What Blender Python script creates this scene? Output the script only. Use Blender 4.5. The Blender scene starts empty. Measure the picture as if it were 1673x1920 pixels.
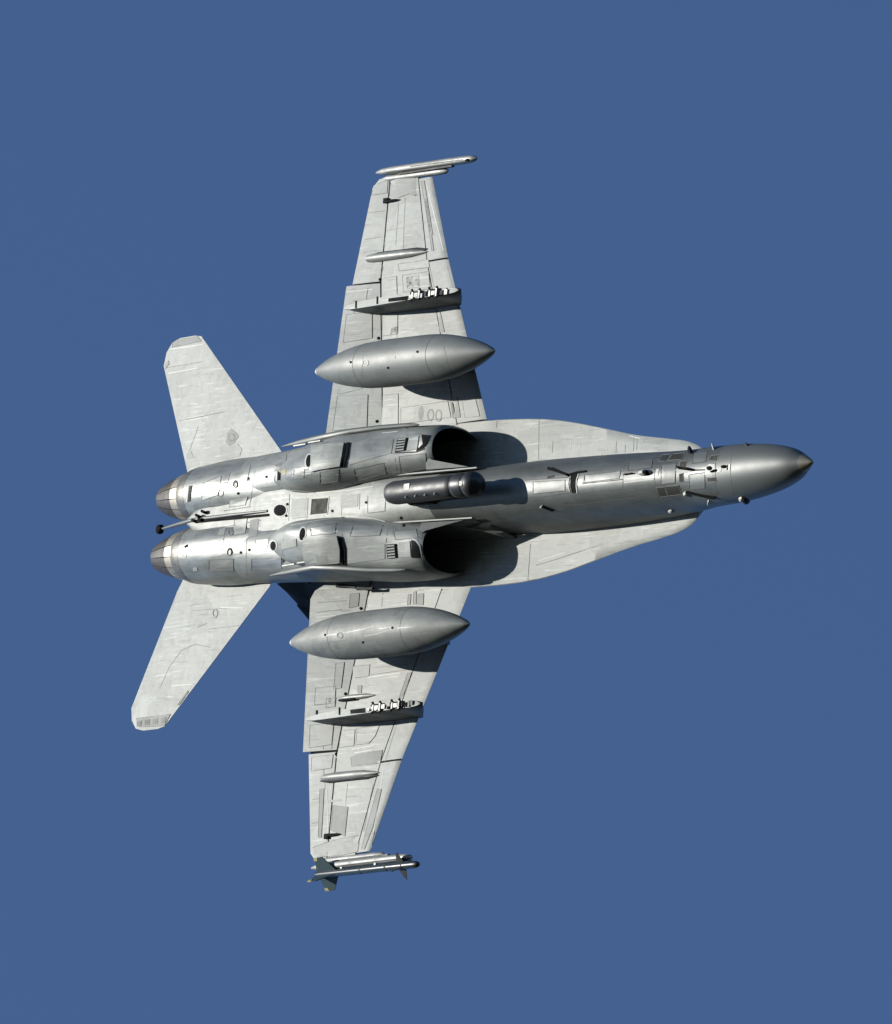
import bpy, bmesh, math, random
import numpy as np
from mathutils import Vector, Matrix
from mathutils.bvhtree import BVHTree
rng = random.Random(7)
R_ = math.radians

# ------------------------------------------------------------------ camera, sky, sun, exposure
# jet frame: x forward, y to port, z up (metres); origin between the wing roots' leading edges
PXM, DIST = 114.2, 450.0
cr = np.array([72, -10.4, 88.05]); cr /= np.linalg.norm(cr)
cd = np.array([-8, 112.2, 19.8]); cd -= cr*(cd@cr); cd /= np.linalg.norm(cd)
cf = np.cross(cr, cd)
CAM_L = -cf*DIST - cr*(60.2/PXM) + cd*(17.6/PXM)          # the camera seen from the jet
PITCH = R_(48)
right_w = np.array([1., 0, 0]); up_w = np.array([0, -math.sin(PITCH), math.cos(PITCH)]); fwd_w = np.array([0, math.cos(PITCH), math.sin(PITCH)])
ROT = np.outer(right_w, cr) + np.outer(up_w, -cd) + np.outer(fwd_w, cf)
CAM_W = np.array([0, 0, 1.7])
LOC = CAM_W - ROT@CAM_L
JET = Matrix([[*ROT[i], LOC[i]] for i in range(3)] + [[0, 0, 0, 1]])

sc = bpy.context.scene
col = sc.collection
cam = bpy.data.cameras.new('camera'); camo = bpy.data.objects.new('camera', cam); col.objects.link(camo)
camo.location = CAM_W; camo.rotation_euler = (math.pi/2 + PITCH, 0, 0)
cam.sensor_fit = 'HORIZONTAL'; cam.sensor_width = 36; cam.lens = 36*DIST/(1673/PXM)
cam.clip_start = 0.5; cam.clip_end = 60000
sc.camera = camo

SUN_L = np.array([-1.15, -0.13, -1.0]); SUN_L /= np.linalg.norm(SUN_L)   # towards the sun, jet frame
SUN_W = ROT@SUN_L
elev = math.asin(SUN_W[2]); azim = math.atan2(SUN_W[0], SUN_W[1])
w = bpy.data.worlds.new('World'); sc.world = w; w.use_nodes = True
nt = w.node_tree; bg = nt.nodes['Background']
sky = nt.nodes.new('ShaderNodeTexSky'); sky.sky_type = 'NISHITA'; sky.sun_disc = False
sky.sun_elevation = elev; sky.sun_rotation = azim
sky.altitude = 6500; sky.air_density = 1.0; sky.dust_density = 0.1; sky.ozone_density = 2.8
nt.links.new(sky.outputs[0], bg.inputs[0]); bg.inputs[1].default_value = 0.135
sun = bpy.data.lights.new('sun', 'SUN'); sun.energy = 5.0; sun.angle = R_(0.5); sun.color = (1.0, 0.955, 0.88)
suno = bpy.data.objects.new('sun', sun); col.objects.link(suno)
suno.rotation_euler = Vector(SUN_W).to_track_quat('Z', 'Y').to_euler()
vs = sc.view_settings; vs.view_transform = 'Standard'; vs.look = 'None'; vs.gamma = 1; vs.use_curve_mapping = False
vs.exposure = 0.9
print('sun elevation', math.degrees(elev), 'azimuth', math.degrees(azim))

# ------------------------------------------------------------------ materials
def mat(name, base, rough=.4, metal=0., var=.12, streak=.5, scale=1.0, spec=.5, bump=.0, tint=None, coat=0., marks=0., rvar=.2, cells=0.):
    m = bpy.data.materials.new(name); m.use_nodes = True
    n = m.node_tree.nodes; L = m.node_tree.links; b = n['Principled BSDF']
    b.inputs['Metallic'].default_value = metal; b.inputs['Specular IOR Level'].default_value = spec
    b.inputs['Coat Weight'].default_value = coat; b.inputs['Coat Roughness'].default_value = .25
    tc = n.new('ShaderNodeTexCoord')
    mp = n.new('ShaderNodeMapping'); mp.inputs['Scale'].default_value = (1.1*scale, 7*scale, 5*scale); L.new(tc.outputs['Object'], mp.inputs[0])
    n1 = n.new('ShaderNodeTexNoise'); n1.inputs['Scale'].default_value = 1.6; n1.inputs['Detail'].default_value = 7; n1.inputs['Roughness'].default_value = .62; L.new(mp.outputs[0], n1.inputs[0])
    n2 = n.new('ShaderNodeTexNoise'); n2.inputs['Scale'].default_value = 2.3*scale; n2.inputs['Detail'].default_value = 8; n2.inputs['Roughness'].default_value = .65; L.new(tc.outputs['Object'], n2.inputs[0])
    mx = n.new('ShaderNodeMix'); mx.inputs[0].default_value = streak; L.new(n2.outputs[0], mx.inputs[2]); L.new(n1.outputs[0], mx.inputs[3])
    rp = n.new('ShaderNodeValToRGB'); e = rp.color_ramp.elements
    e[0].position = .36; e[1].position = .64
    base = [base[0]*.915, base[1]*.91, base[2]*.87]; t = tint or base
    e[0].color = [c*(1-var*1.3) for c in t] + [1]; e[1].color = [min(1, c*(1+var)) for c in base] + [1]
    L.new(mx.outputs[0], rp.inputs[0]); out = rp.outputs[0]
    if cells:      # panels painted at different times
        m4 = n.new('ShaderNodeMapping'); m4.inputs['Scale'].default_value = (1.5, 2.1, 1.7); m4.inputs['Location'].default_value = (3.1, 7.7, 1.3); L.new(tc.outputs['Object'], m4.inputs[0])
        vo = n.new('ShaderNodeTexVoronoi'); vo.distance = 'CHEBYCHEV'; vo.inputs['Scale'].default_value = 1.; vo.inputs['Randomness'].default_value = .8; L.new(m4.outputs[0], vo.inputs['Vector'])
        sp = n.new('ShaderNodeSeparateColor'); L.new(vo.outputs['Color'], sp.inputs[0])
        r4 = n.new('ShaderNodeMapRange'); r4.inputs[3].default_value = 1-cells; r4.inputs[4].default_value = 1+cells*.7; L.new(sp.outputs[0], r4.inputs[0])
        n5 = n.new('ShaderNodeTexNoise'); n5.inputs['Scale'].default_value = 5.; n5.inputs['Detail'].default_value = 9; n5.inputs['Roughness'].default_value = .7; L.new(tc.outputs['Object'], n5.inputs[0])
        r5 = n.new('ShaderNodeMapRange'); r5.inputs[1].default_value = .50; r5.inputs[2].default_value = .66; r5.inputs[3].default_value = 1.; r5.inputs[4].default_value = 1-cells*1.6; L.new(n5.outputs[0], r5.inputs[0])
        ma = n.new('ShaderNodeMath'); ma.operation = 'MULTIPLY'; L.new(r4.outputs[0], ma.inputs[0]); L.new(r5.outputs[0], ma.inputs[1])
        vm = n.new('ShaderNodeVectorMath'); vm.operation = 'SCALE'; L.new(out, vm.inputs[0]); L.new(ma.outputs[0], vm.inputs['Scale']); out = vm.outputs[0]
    if marks:      # thin airflow streaks: pale scuffs and dark grime
        for sy, lo_, hi_, colr, sd in ((22, .60, .70, [min(1, c*1.45) for c in base], 0), (17, .61, .72, [c*.55 for c in base], 40)):
            m2 = n.new('ShaderNodeMapping'); m2.inputs['Scale'].default_value = (1.5, sy, 6); m2.inputs['Location'].default_value = (sd, sd, 0); m2.inputs['Rotation'].default_value = (0, 0, .03); L.new(tc.outputs['Object'], m2.inputs[0])
            n3 = n.new('ShaderNodeTexNoise'); n3.inputs['Scale'].default_value = 1.; n3.inputs['Detail'].default_value = 3; n3.inputs['Roughness'].default_value = .5; L.new(m2.outputs[0], n3.inputs[0])
            r3 = n.new('ShaderNodeMapRange'); r3.inputs[1].default_value = lo_; r3.inputs[2].default_value = hi_; r3.inputs[3].default_value = 0; r3.inputs[4].default_value = marks; L.new(n3.outputs[0], r3.inputs[0])
            mm = n.new('ShaderNodeMix'); mm.data_type = 'RGBA'; L.new(r3.outputs[0], mm.inputs[0]); L.new(out, mm.inputs[6]); mm.inputs[7].default_value = colr + [1]
            out = mm.outputs[2]
    L.new(out, b.inputs['Base Color'])
    mr = n.new('ShaderNodeMapRange'); mr.inputs[1].default_value = .3; mr.inputs[2].default_value = .7
    mr.inputs[3].default_value = rough*(1+rvar); mr.inputs[4].default_value = rough*(1-rvar)
    L.new(n2.outputs[0], mr.inputs[0]); L.new(mr.outputs[0], b.inputs['Roughness'])
    if bump:
        bp = n.new('ShaderNodeBump'); bp.inputs['Strength'].default_value = bump; bp.inputs['Distance'].default_value = .02
        L.new(mx.outputs[0], bp.inputs['Height']); L.new(bp.outputs[0], b.inputs['Normal'])
    return m
M = {}
M['wing'] = mat('pale_grey_paint', (.186, .2, .194), .66, .0, .04, .85, scale=2.2, bump=.03, marks=.85, rvar=.03, cells=0.15)
M['slat'] = mat('mid_grey_paint', (.155, .168, .165), .67, .0, .04, .8, scale=2.2, bump=.03, marks=.5, rvar=.03, cells=0.12)
M['body'] = mat('belly_grey_paint', (.15, .162, .158), .48, .15, .14, .75, bump=.14, marks=.5, rvar=.12, cells=0.14)
M['bodyA'] = mat('belly_grey_patch_paint', (.165, .177, .172), .50, .14, .12, .75, bump=.10, marks=.5, rvar=.1, cells=0.1)
M['pylon'] = mat('pylon_shade_grey', (.05, .055, .054), .6, .0, .12, .7, spec=.25)  # pylon sides get no sun: that shade is put into the colour
M['belly'] = mat('belly_flat_paint', (.18, .192, .186), .61, .1, .09, .85, scale=1.8, bump=.07, marks=.8, rvar=.06, cells=0.13)
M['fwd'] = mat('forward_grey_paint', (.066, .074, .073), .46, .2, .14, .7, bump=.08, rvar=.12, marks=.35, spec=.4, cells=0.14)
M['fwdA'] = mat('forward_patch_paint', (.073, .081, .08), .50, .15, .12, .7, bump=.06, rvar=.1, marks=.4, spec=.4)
M['bay'] = mat('engine_bay_bare_metal_grey', (.19, .198, .19), .37, .45, .18, .75, bump=.14, marks=.6, rvar=.15, cells=0.12)
M['bayA'] = mat('engine_bay_hatch_metal', (.205, .212, .202), .40, .4, .15, .7, bump=.1, marks=.6, rvar=.1)
M['tail_shade'] = mat('tail_shade_black', (.010, .011, .012), .7, 0, .2, .4, spec=.08)  # the fins' shade is put into their colour
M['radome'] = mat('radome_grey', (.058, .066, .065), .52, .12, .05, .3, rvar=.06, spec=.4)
M['tip'] = mat('radome_tip_tan', (.11, .10, .075), .5, .0, .06, .3)
M['tank'] = mat('tank_grey', (.098, .108, .105), .56, .06, .08, .7, bump=.03, rvar=.1, cells=.08)
M['tankP'] = mat('tank_dull_grey', (.105, .113, .108), .62, .03, .10, .75, bump=.05, rvar=.12, cells=.16, marks=.4)
M['steel'] = mat('nozzle_dark_steel', (.034, .030, .025), .58, .3, .35, .7, scale=2)
M['band'] = mat('bright_titanium', (.27, .25, .205), .46, .6, .3, .3, scale=3)
M['heat'] = mat('heat_stained_metal', (.115, .112, .10), .44, .5, .3, .6, scale=2, bump=.1, cells=.15)
M['black'] = mat('black_void_and_shade', (.008, .008, .009), .8, 0, .2, .3, spec=.04)
M['dark'] = mat('dark_seal_and_duct_shade', (.025, .027, .028), .7, 0, .2, .3, spec=.12)
M['seam'] = mat('seam_dark_grey', (.07, .074, .074), .7, 0, .2, .4, spec=.15)  # dark grey for joints and slots
M['line'] = mat('worn_seam_grey', (.125, .132, .13), .7, 0, .25, .5, spec=.3)
M['scuff'] = mat('tank_scuff_grey', (.165, .175, .175), .55, 0, .2, .5, spec=.4)
M['pale'] = mat('scuffed_pale_paint', (.33, .34, .33), .66, 0, .08, .5, rvar=.05)
M['patch'] = mat('touched_up_grey_paint', (.15, .158, .157), .70, 0, .08, .5, spec=.35, rvar=.05)
M['panel'] = mat('olive_grey_panel', (.026, .027, .024), .7, 0, .25, .4, scale=3, spec=.12)
M['pod'] = mat('pod_dark_grey', (.018, .019, .021), .5, .05, .15, .5, marks=.4, spec=.25)
M['ball'] = mat('pod_ball_black', (.012, .013, .014), .42, .0, .15, .3, spec=.35)
M['blue'] = mat('missile_dark_teal', (.009, .016, .02), .34, .0, .15, .5, spec=.3)
M['fin'] = mat('missile_fin_teal', (.018, .038, .046), .6, .0, .15, .5, scale=3, spec=.15)
M['ochre'] = mat('rolleron_ochre', (.24, .20, .09), .6, 0, .2, .3, scale=4, spec=.3)
M['rail'] = mat('launcher_grey', (.135, .144, .14), .52, .08, .18, .7, scale=2, marks=.7, cells=.1)
M['white'] = mat('bare_bright_metal', (.24, .245, .238), .6, .2, .1, .3, scale=3)
M['glass'] = mat('canopy_smoked_glass', (.03, .035, .04), .08, 0, .1, .2, coat=.6)

# ------------------------------------------------------------------ mesh helpers
class MB:
    def __init__(s): s.v = []; s.f = []
    def add(s, vs_, fs):
        k = len(s.v); s.v += [tuple(map(float, p)) for p in vs_]; s.f += [tuple(i+k for i in f) for f in fs]; return s
    def loft(s, rings, caps=True, closed=True):
        n = len(rings[0]); vs_ = [p for r in rings for p in r]; fs = []
        for i in range(len(rings)-1):
            for j in range(n if closed else n-1):
                a, b = i*n+j, i*n+(j+1) % n
                fs.append((a, b, b+n, a+n))
        if caps and closed:
            fs.append(tuple(range(n-1, -1, -1))); fs.append(tuple(range((len(rings)-1)*n, len(rings)*n)))
        return s.add(vs_, fs)
    def tube(s, pts, rad, n=10, caps=True):
        pts = [np.array(p, float) for p in pts]; rad = rad if hasattr(rad, '__len__') else [rad]*len(pts)
        rings = []
        for i, p in enumerate(pts):
            t = pts[min(i+1, len(pts)-1)] - pts[max(i-1, 0)]; t = t/np.linalg.norm(t)
            a = np.cross(t, [0, 0, 1.]) if abs(t[2]) < .9 else np.cross(t, [0, 1., 0]); a /= np.linalg.norm(a); b = np.cross(t, a)
            rings.append([p + rad[i]*(math.cos(q)*a + math.sin(q)*b) for q in [2*math.pi*k/n for k in range(n)]])
        return s.loft(rings, caps)
    def box(s, c, size, axes=None):
        c = np.array(c, float); A = np.eye(3) if axes is None else np.array(axes, float)
        h = np.array(size, float)/2
        vs_ = [c + sum(A[k]*h[k]*sg[k] for k in range(3)) for sg in [(-1,-1,-1),(1,-1,-1),(1,1,-1),(-1,1,-1),(-1,-1,1),(1,-1,1),(1,1,1),(-1,1,1)]]
        return s.add(vs_, [(3,2,1,0),(4,5,6,7),(0,1,5,4),(1,2,6,5),(2,3,7,6),(3,0,4,7)])
    def prism(s, poly, off):
        n = len(poly); off = np.array(off, float); vs_ = [np.array(p, float) for p in poly]; vs_ = vs_ + [p+off for p in vs_]
        return s.add(vs_, [tuple(range(n-1, -1, -1)), tuple(range(n, 2*n))] + [(i, (i+1) % n, n+(i+1) % n, n+i) for i in range(n)])
    def build(s, name, m, parent=None, angle=35, bevel=0., subs=0):
        me = bpy.data.meshes.new(name); me.from_pydata(s.v, [], s.f)
        bm = bmesh.new(); bm.from_mesh(me); bmesh.ops.recalc_face_normals(bm, faces=bm.faces); bm.to_mesh(me); bm.free()
        me.materials.append(M[m] if isinstance(m, str) else m)
        me.shade_smooth(); me.set_sharp_from_angle(angle=R_(angle))
        o = bpy.data.objects.new(name, me); col.objects.link(o)
        if parent: o.parent = parent
        if bevel:
            b = o.modifiers.new('bevel', 'BEVEL'); b.width = bevel; b.segments = 2; b.limit_method = 'ANGLE'; b.angle_limit = R_(30)
        return o
def empty(name, label, cat, loc=(0, 0, 0), group=None):
    o = bpy.data.objects.new(name, None); col.objects.link(o); o.empty_display_size = .3
    o.matrix_world = JET @ Matrix.Translation(loc)
    o['label'] = label; o['category'] = cat
    if group: o['group'] = group
    return o
def pchip(xk, yk, x):
    xk = np.array(xk, float); yk = np.array(yk, float)
    if xk[0] > xk[-1]: xk = xk[::-1]; yk = yk[::-1]
    h = np.diff(xk); dl = np.diff(yk)/h; d = np.zeros_like(yk)
    for i in range(1, len(xk)-1):
        if dl[i-1]*dl[i] > 0:
            w1, w2 = 2*h[i]+h[i-1], h[i]+2*h[i-1]; d[i] = (w1+w2)/(w1/dl[i-1]+w2/dl[i])
    d[0], d[-1] = dl[0], dl[-1]
    x = np.clip(np.asarray(x, float), xk[0], xk[-1]); i = np.clip(np.searchsorted(xk, x)-1, 0, len(xk)-2)
    t = (x-xk[i])/h[i]
    return (1+2*t)*(1-t)**2*yk[i] + t*(1-t)**2*h[i]*d[i] + t*t*(3-2*t)*yk[i+1] + t*t*(t-1)*h[i]*d[i+1]
def sring(x, yc, zc, hw, up, dn, n=2., nu=None, N=48):
    out = []; nu = nu or n
    for k in range(N):
        q = 2*math.pi*k/N; c, s_ = math.cos(q), math.sin(q)
        e = nu if s_ > 0 else n
        out.append((x, yc + hw*math.copysign(abs(c)**(2/e), c), zc + (up if s_ > 0 else dn)*math.copysign(abs(s_)**(2/e), s_)))
    return out
def nring(x, s, yc, zc, hw, up, dn, n, box, N=56):
    """nacelle section: round where box = 0; keel inboard, sloping facet and sharp outer corner where box = 1"""
    base = sring(x, yc, zc, hw, up, dn, n, 2.2, N)
    U = [-1, -.99, -.93, -.80, -.58, -.30, .0, .3, .55, .73, .80, .84, .93, 1.0]; V = [0, .35, .62, .84, .965, 1.0, .965, .91, .865, .825, .78, .70, .40, 0]
    arc = np.concatenate([[0], np.cumsum(np.hypot(np.diff(U), np.diff(V)))]); arc /= arc[-1]
    out = []
    for k, p in enumerate(base):
        q = 2*math.pi*k/N
        if q <= math.pi: out.append((x, s*p[1], p[2])); continue
        t = (q-math.pi)/math.pi                      # inner wall -> keel -> outer wall
        u = float(np.interp(t, arc, U)); v = float(np.interp(t, arc, V))
        out.append((x, s*(p[1]*(1-box)+(yc+hw*u)*box), p[2]*(1-box)+(zc-dn*v)*box))
    return out
def keyed(keys, step=.08):
    """rows of (x, ...) -> dense rows"""
    k = np.array(keys, float); x0, x1 = k[0, 0], k[-1, 0]; n = max(2, int(abs(x1-x0)/step))
    xs = np.linspace(x0, x1, n+1)
    return [[x]+[float(pchip(k[:, 0], k[:, j], x)) for j in range(1, k.shape[1])] for x in xs]
def mir(p, s): return (p[0], p[1]*s, p[2])

# ------------------------------------------------------------------ unseen dark ground below the camera, added for its bounce light
g = bpy.data.meshes.new('ground'); S = 30000
gn = 40; gv = [(-S+2*S*i/gn, -S+2*S*j/gn, 0) for j in range(gn+1) for i in range(gn+1)]
g.from_pydata(gv, [], [(j*(gn+1)+i, j*(gn+1)+i+1, (j+1)*(gn+1)+i+1, (j+1)*(gn+1)+i) for j in range(gn) for i in range(gn)])
go = bpy.data.objects.new('ground', g); col.objects.link(go); go['kind'] = 'structure'
go['label'] = 'unseen dark ground, added for the light it reflects'
gm = bpy.data.materials.new('dark_bounce_ground'); gm.use_nodes = True
gn_ = gm.node_tree.nodes; nz = gn_.new('ShaderNodeTexNoise'); nz.inputs['Scale'].default_value = .02; nz.inputs['Detail'].default_value = 10
tc = gn_.new('ShaderNodeTexCoord'); gm.node_tree.links.new(tc.outputs['Object'], nz.inputs[0])
rp = gn_.new('ShaderNodeValToRGB'); rp.color_ramp.elements[0].color = (.014, .018, .009, 1); rp.color_ramp.elements[1].color = (.036, .034, .02, 1)
gm.node_tree.links.new(nz.outputs[0], rp.inputs[0]); gm.node_tree.links.new(rp.outputs[0], gn_['Principled BSDF'].inputs['Base Color'])
gn_['Principled BSDF'].inputs['Roughness'].default_value = .95
g.materials.append(gm)

# ------------------------------------------------------------------ the jet
jet = empty('fighter_jet', 'grey twin-engine twin-tail fighter jet banking steeply, belly towards the viewer, against blue sky', 'jet')
skins = []          # objects that carry surface details
# forward fuselage
FW = [(6.62, .4745, -.012, .4745, .4745, 2), (6.2, .484, .012, .488, .488, 2), (5.95, .488, .05, .47, .52, 2), (5.4, .505, .18, .42, .70, 2), (4.5, .54, .28, .43, .88, 2.1), (3.3, .575, .29, .49, .97, 2.15), (2.0, .59, .28, .48, 1.03, 2.2),
      (1.0, .56, .24, .48, 1.045, 2.3), (.2, .50, .17, .49, 1.01, 2.5), (-.6, .47, .05, .55, .95, 2.9), (-2., .56, .05, .5, 1.0, 3.4), (-4.0, .6, .05, .5, .99, 3.6)]
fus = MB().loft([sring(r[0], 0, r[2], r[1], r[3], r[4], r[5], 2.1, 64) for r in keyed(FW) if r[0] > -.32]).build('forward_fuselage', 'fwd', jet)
skins.append(fus)
cfus = MB().loft([sring(r[0], 0, r[2], r[1]+.001, r[3], r[4]+.001, r[5], 2.1, 64) for r in keyed(FW) if r[0] < -.20]).build('centre_fuselage', 'belly', jet); skins.append(cfus)
# radome
NO = [(8.84, .004), (8.80, .035), (8.70, .088), (8.58, .145), (8.3, .265), (7.8, .375), (7.4, .425), (6.95, .462), (6.4, .482), (5.97, .490)]
xs = sorted(set(list(np.linspace(8.84, 8.58, 14)) + list(np.linspace(8.58, 6.625, 27))), reverse=True)
def nose_c(x): return float(pchip([8.84, 7.9, 6.9, 5.95], [-.21, -.115, -.03, .03], x))
def nose_r(x): return float(pchip([k[0] for k in NO], [k[1] for k in NO], x))
tipx = 8.58
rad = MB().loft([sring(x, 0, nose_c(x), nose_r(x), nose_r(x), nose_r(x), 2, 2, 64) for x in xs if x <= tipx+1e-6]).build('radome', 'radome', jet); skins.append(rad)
MB().loft([sring(x, 0, nose_c(x), nose_r(x)+.001, nose_r(x)+.001, nose_r(x)+.001, 2, 2, 64) for x in xs if x >= tipx-1e-6]).build('radome_tip', 'tip', rad)
# canopy and spine (upper side)
CN = [(5.3, .05, .5), (4.9, .30, .72), (4.2, .40, 1.0), (3.2, .42, 1.10), (2.2, .38, 1.02), (1.4, .30, .86), (.9, .22, .72)]
can = MB().loft([sring(r[0], 0, .45, r[1], r[2]-.45+.02, .1, 2, 2, 32) for r in keyed(CN)]).build('canopy', 'glass', jet)
for x0, hw, zt in ((4.62, .37, .88), (2.55, .41, 1.075)):
    MB().loft([sring(x, 0, .45, hw+.012, zt-.45+.045, .1, 2, 2, 32) for x in (x0+.04, x0-.04)]).build('canopy_frame', 'dark', can)
SP = [(1.6, .30, .78), (.6, .45, .80), (-1, .6, .74), (-3, .7, .62), (-5, .62, .40), (-6.3, .35, .05)]
MB().loft([sring(r[0], 0, .1, r[1], r[2]-.1, .1, 2.2, 2.2, 32) for r in keyed(SP)]).build('dorsal_spine', 'body', jet)
# centre and rear fuselage
MID = [(-2.2, 1.08, -.28, .48, .60, 4.6), (-3.0, 1.10, -.28, .52, .67, 4.6), (-3.9, 1.09, -.30, .56, .66, 4.2), (-4.6, 1.00, -.31, .54, .64, 4.0), (-5.2, .80, -.32, .50, .62, 4.0), (-5.8, .50, -.34, .40, .60, 4.0), (-6.35, .24, -.38, .24, .54, 4), (-6.62, .08, -.45, .12, .42, 3)]
midb = MB().loft([sring(r[0], 0, r[2], r[1], r[3], r[4], r[5], 2.6, 72) for r in keyed(MID)]).build('rear_fuselage', 'belly', jet); skins.append(midb)
EB = [(-2.9, .38, -.42), (-3.6, .50, -.42), (-4.3, .545, -.425), (-5.0, .565, -.45), (-5.7, .56, -.48), (-6.3, .52, -.50), (-6.75, .465, -.515), (-6.86, .43, -.52)]
barrels = {}
for s in (1, -1):
    o = MB().loft([sring(r[0], s*.50, r[2], r[1], r[1], r[1], 2, 2, 56) for r in keyed(EB)]).build('engine_bay', 'bay', jet); skins.append(o); barrels[s] = o
# nacelles: intake trunk and main-gear bulge
NC = [(-.30, .82, -.32, .39, .56, .52, 2.25), (-.38, .82, -.32, .43, .58, .56, 2.3), (-.7, .82, -.32, .455, .58, .62, 2.35), (-1.2, .80, -.32, .475, .56, .74, 2.4), (-1.8, .755, -.32, .49, .54, .92, 2.4), (-2.4, .70, -.34, .49, .5, 1.06, 2.3),
      (-3.0, .655, -.38, .455, .45, 1.03, 2.2), (-3.6, .60, -.46, .38, .4, .83, 2.1), (-4.0, .55, -.6, .27, .3, .52, 2.0), (-4.34, .50, -.8, .06, .1, .14, 2)]
nacs = {}
for s in (1, -1):
    rows = keyed(NC, .06)
    bx = lambda x: float(pchip([-.45, -1.0, -3.3, -4.0], [0, .9, .9, 0], x))
    outer = [nring(r[0], s, r[1], r[2], r[3], r[4], r[5], r[6], bx(r[0])) for r in rows]
    inner = [nring(r[0], s, r[1], r[2], r[3]-.035, r[4]-.035, r[5]-.035, r[6], bx(r[0])) for r in rows if r[0] > -2.2]
    inner[0] = nring(rows[0][0], s, rows[0][1], rows[0][2], rows[0][3]-.012, rows[0][4]-.012, rows[0][5]-.012, rows[0][6], 0)
    m_ = MB().loft(inner[::-1] + outer, caps=True)
    o = m_.build('intake_nacelle', 'body', jet, 40); skins.append(o); nacs[s] = o
    k = len(inner)-1; r = [q for q in rows if q[0] > -2.2][-1]
    MB().loft([sring(r[0]+.05, s*r[1], r[2], r[3]-.04, r[4]-.04, r[5]-.04, r[6], 2.2, 40), sring(r[0]+.03, s*r[1], r[2], r[3]-.04, r[4]-.04, r[5]-.04, r[6], 2.2, 40)]).build('duct_end', 'black', o)
    MB().loft([nring(r[0], s, r[1], r[2], r[3]-.042, r[4]-.042, r[5]-.042, r[6], bx(r[0])) for r in rows if -2.2 < r[0] < -.42], caps=False).build('duct_shade_liner', 'dark', o, 40)  # intake shade put into the liner colour
    # splitter plate
    pl = [(.70, .43, -.66), (.68, .47, -.35), (.74, .53, -.05), (.82, .62, .22), (-1.1, .62, .22), (-1.1, .47, -.3), (-1.1, .42, -.80)]
    rings = []
    for x in np.linspace(0, 1, 8):
        A = [(.70, .43, -.66), (.62, .455, -.4), (.66, .50, -.1), (.86, .64, .26)]; B = [(-1.2, .41, -.84), (-1.2, .44, -.4), (-1.2, .49, -.1), (-1.2, .60, .26)]
        P = [np.array(a)*(1-x)+np.array(b)*x for a, b in zip(A, B)]
        rings.append([mir(p, s) for p in P] + [mir(p-np.array([0, .022, 0]), s) for p in P[::-1]])
    MB().loft(rings).build('splitter_plate', 'wing', o, 40)
    MB().prism([mir(p, s) for p in ((.50, .445, -.672), (-.45, .445, -.79), (-.45, .66, -.84), (-.28, .59, -.82))], (0, 0, .02)).build('intake_shelf', 'fwd', o)
GB = [(-1.6, .80, -.35, .40, .4, .58, 2.4), (-2.4, .76, -.36, .44, .4, .78, 2.4), (-3.2, .72, -.38, .445, .4, .72, 2.4), (-4.0, .645, -.40, .47, .4, .65, 2.3), (-4.8, .57, -.44, .51, .4, .575, 2.15), (-5.3, .52, -.46, .54, .5, .545, 2)]
gears = {}
for s in (1, -1):
    gb = lambda x: float(pchip([-1.6, -2.2, -3.4, -4.6], [.8, .8, .7, 0], x))
    gears[s] = MB().loft([nring(r[0], s, r[1], r[2], r[3], r[4], r[5], r[6], gb(r[0]), 48) for r in keyed(GB)]).build('gear_bay', 'body', jet); skins.append(gears[s])
# leading-edge extensions with the wing-root fillet
LX = [(5.30, .50, .34, .38), (5.20, .59, .34, .41), (5.02, .68, .34, .42), (4.72, .765, .34, .42), (4.3, .83, .33, .42), (3.82, .895, .32, .41), (3.38, .965, .31, .40), (2.7, 1.105, .29, .37), (2.0, 1.245, .26, .33), (1.4, 1.335, .24, .27), (.9, 1.375, .22, .21), (.3, 1.395, .19, .14), (-.1, 1.40, .17, .085), (-.9, 1.40, .13, .07), (-2.5, 1.38, .10, .05), (-3.0, 1.37, .10, .05)]
lexs = {}
for s in (1, -1):
    rings = []
    for x, ye, zr, ze in keyed(LX, .07):
        lo = [(x, .30, zr), (x, .30+(ye-.30)*.4, zr+(ze-zr)*.36), (x, .30+(ye-.30)*.75, zr+(ze-zr)*.74), (x, ye-.012, ze-.004), (x, ye, ze+.008)]
        t = .16; up = [(x, ye-.012, ze+.02), (x, .30+(ye-.30)*.7, zr+(ze-zr)*.7+t*.6), (x, .30, zr+t)]
        rings.append([mir(p, s) for p in lo+up])
    o = MB().loft(rings).build('leading_edge_extension', 'wing', jet, 40); skins.append(o); lexs[s] = o

# ------------------------------------------------------------------ wings
def ring(F, Rr, tF, tR, bulge=.0, nose=False, tail=False, s=1):
    F = np.array(F, float); Rr = np.array(Rr, float); Z = np.array([0, 0, 1.])
    fr = (0, .12, .3, .55, .8, 1.)
    lo = [F+(Rr-F)*q - Z*bulge*4*q*(1-q) for q in fr]
    up = [F+(Rr-F)*q + Z*(tF+(tR-tF)*q + bulge*4*q*(1-q)) for q in fr]
    if nose: lo[0] = lo[0] + Z*tF*.45; up[0] = up[0] - Z*tF*.45; 
    return [mir(p, s) for p in lo + up[::-1]]
def lin(a, b, y): t = (y-a[1])/(b[1]-a[1]); return tuple(a[i]+(b[i]-a[i])*t for i in range(3))
LE = [(0.0, 1.39, .0), (-1.39, 4.20, -.015), (-2.19, 5.67, .125)]
LH = [(-.82, 1.39, .055), (-1.98, 4.20, .035), (-2.58, 5.67, .165)]
TH = [(-2.72, 1.36, .03), (-3.14, 3.95, .02), (-3.32, 5.72, .16)]
def ev(L, y): return lin(L[0], L[1], y) if y <= L[1][1] else lin(L[1], L[2], y)
wings = {}
FLAP_R = [(-3.93, 1.36, -.215), (-3.95, 3.92, -.055)]
AIL_R = [(-3.87, 3.95, .005), (-3.74, 5.66, .145)]
def shift(p, dx=0, dz=0): return (p[0]+dx, p[1], p[2]+dz)
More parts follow.
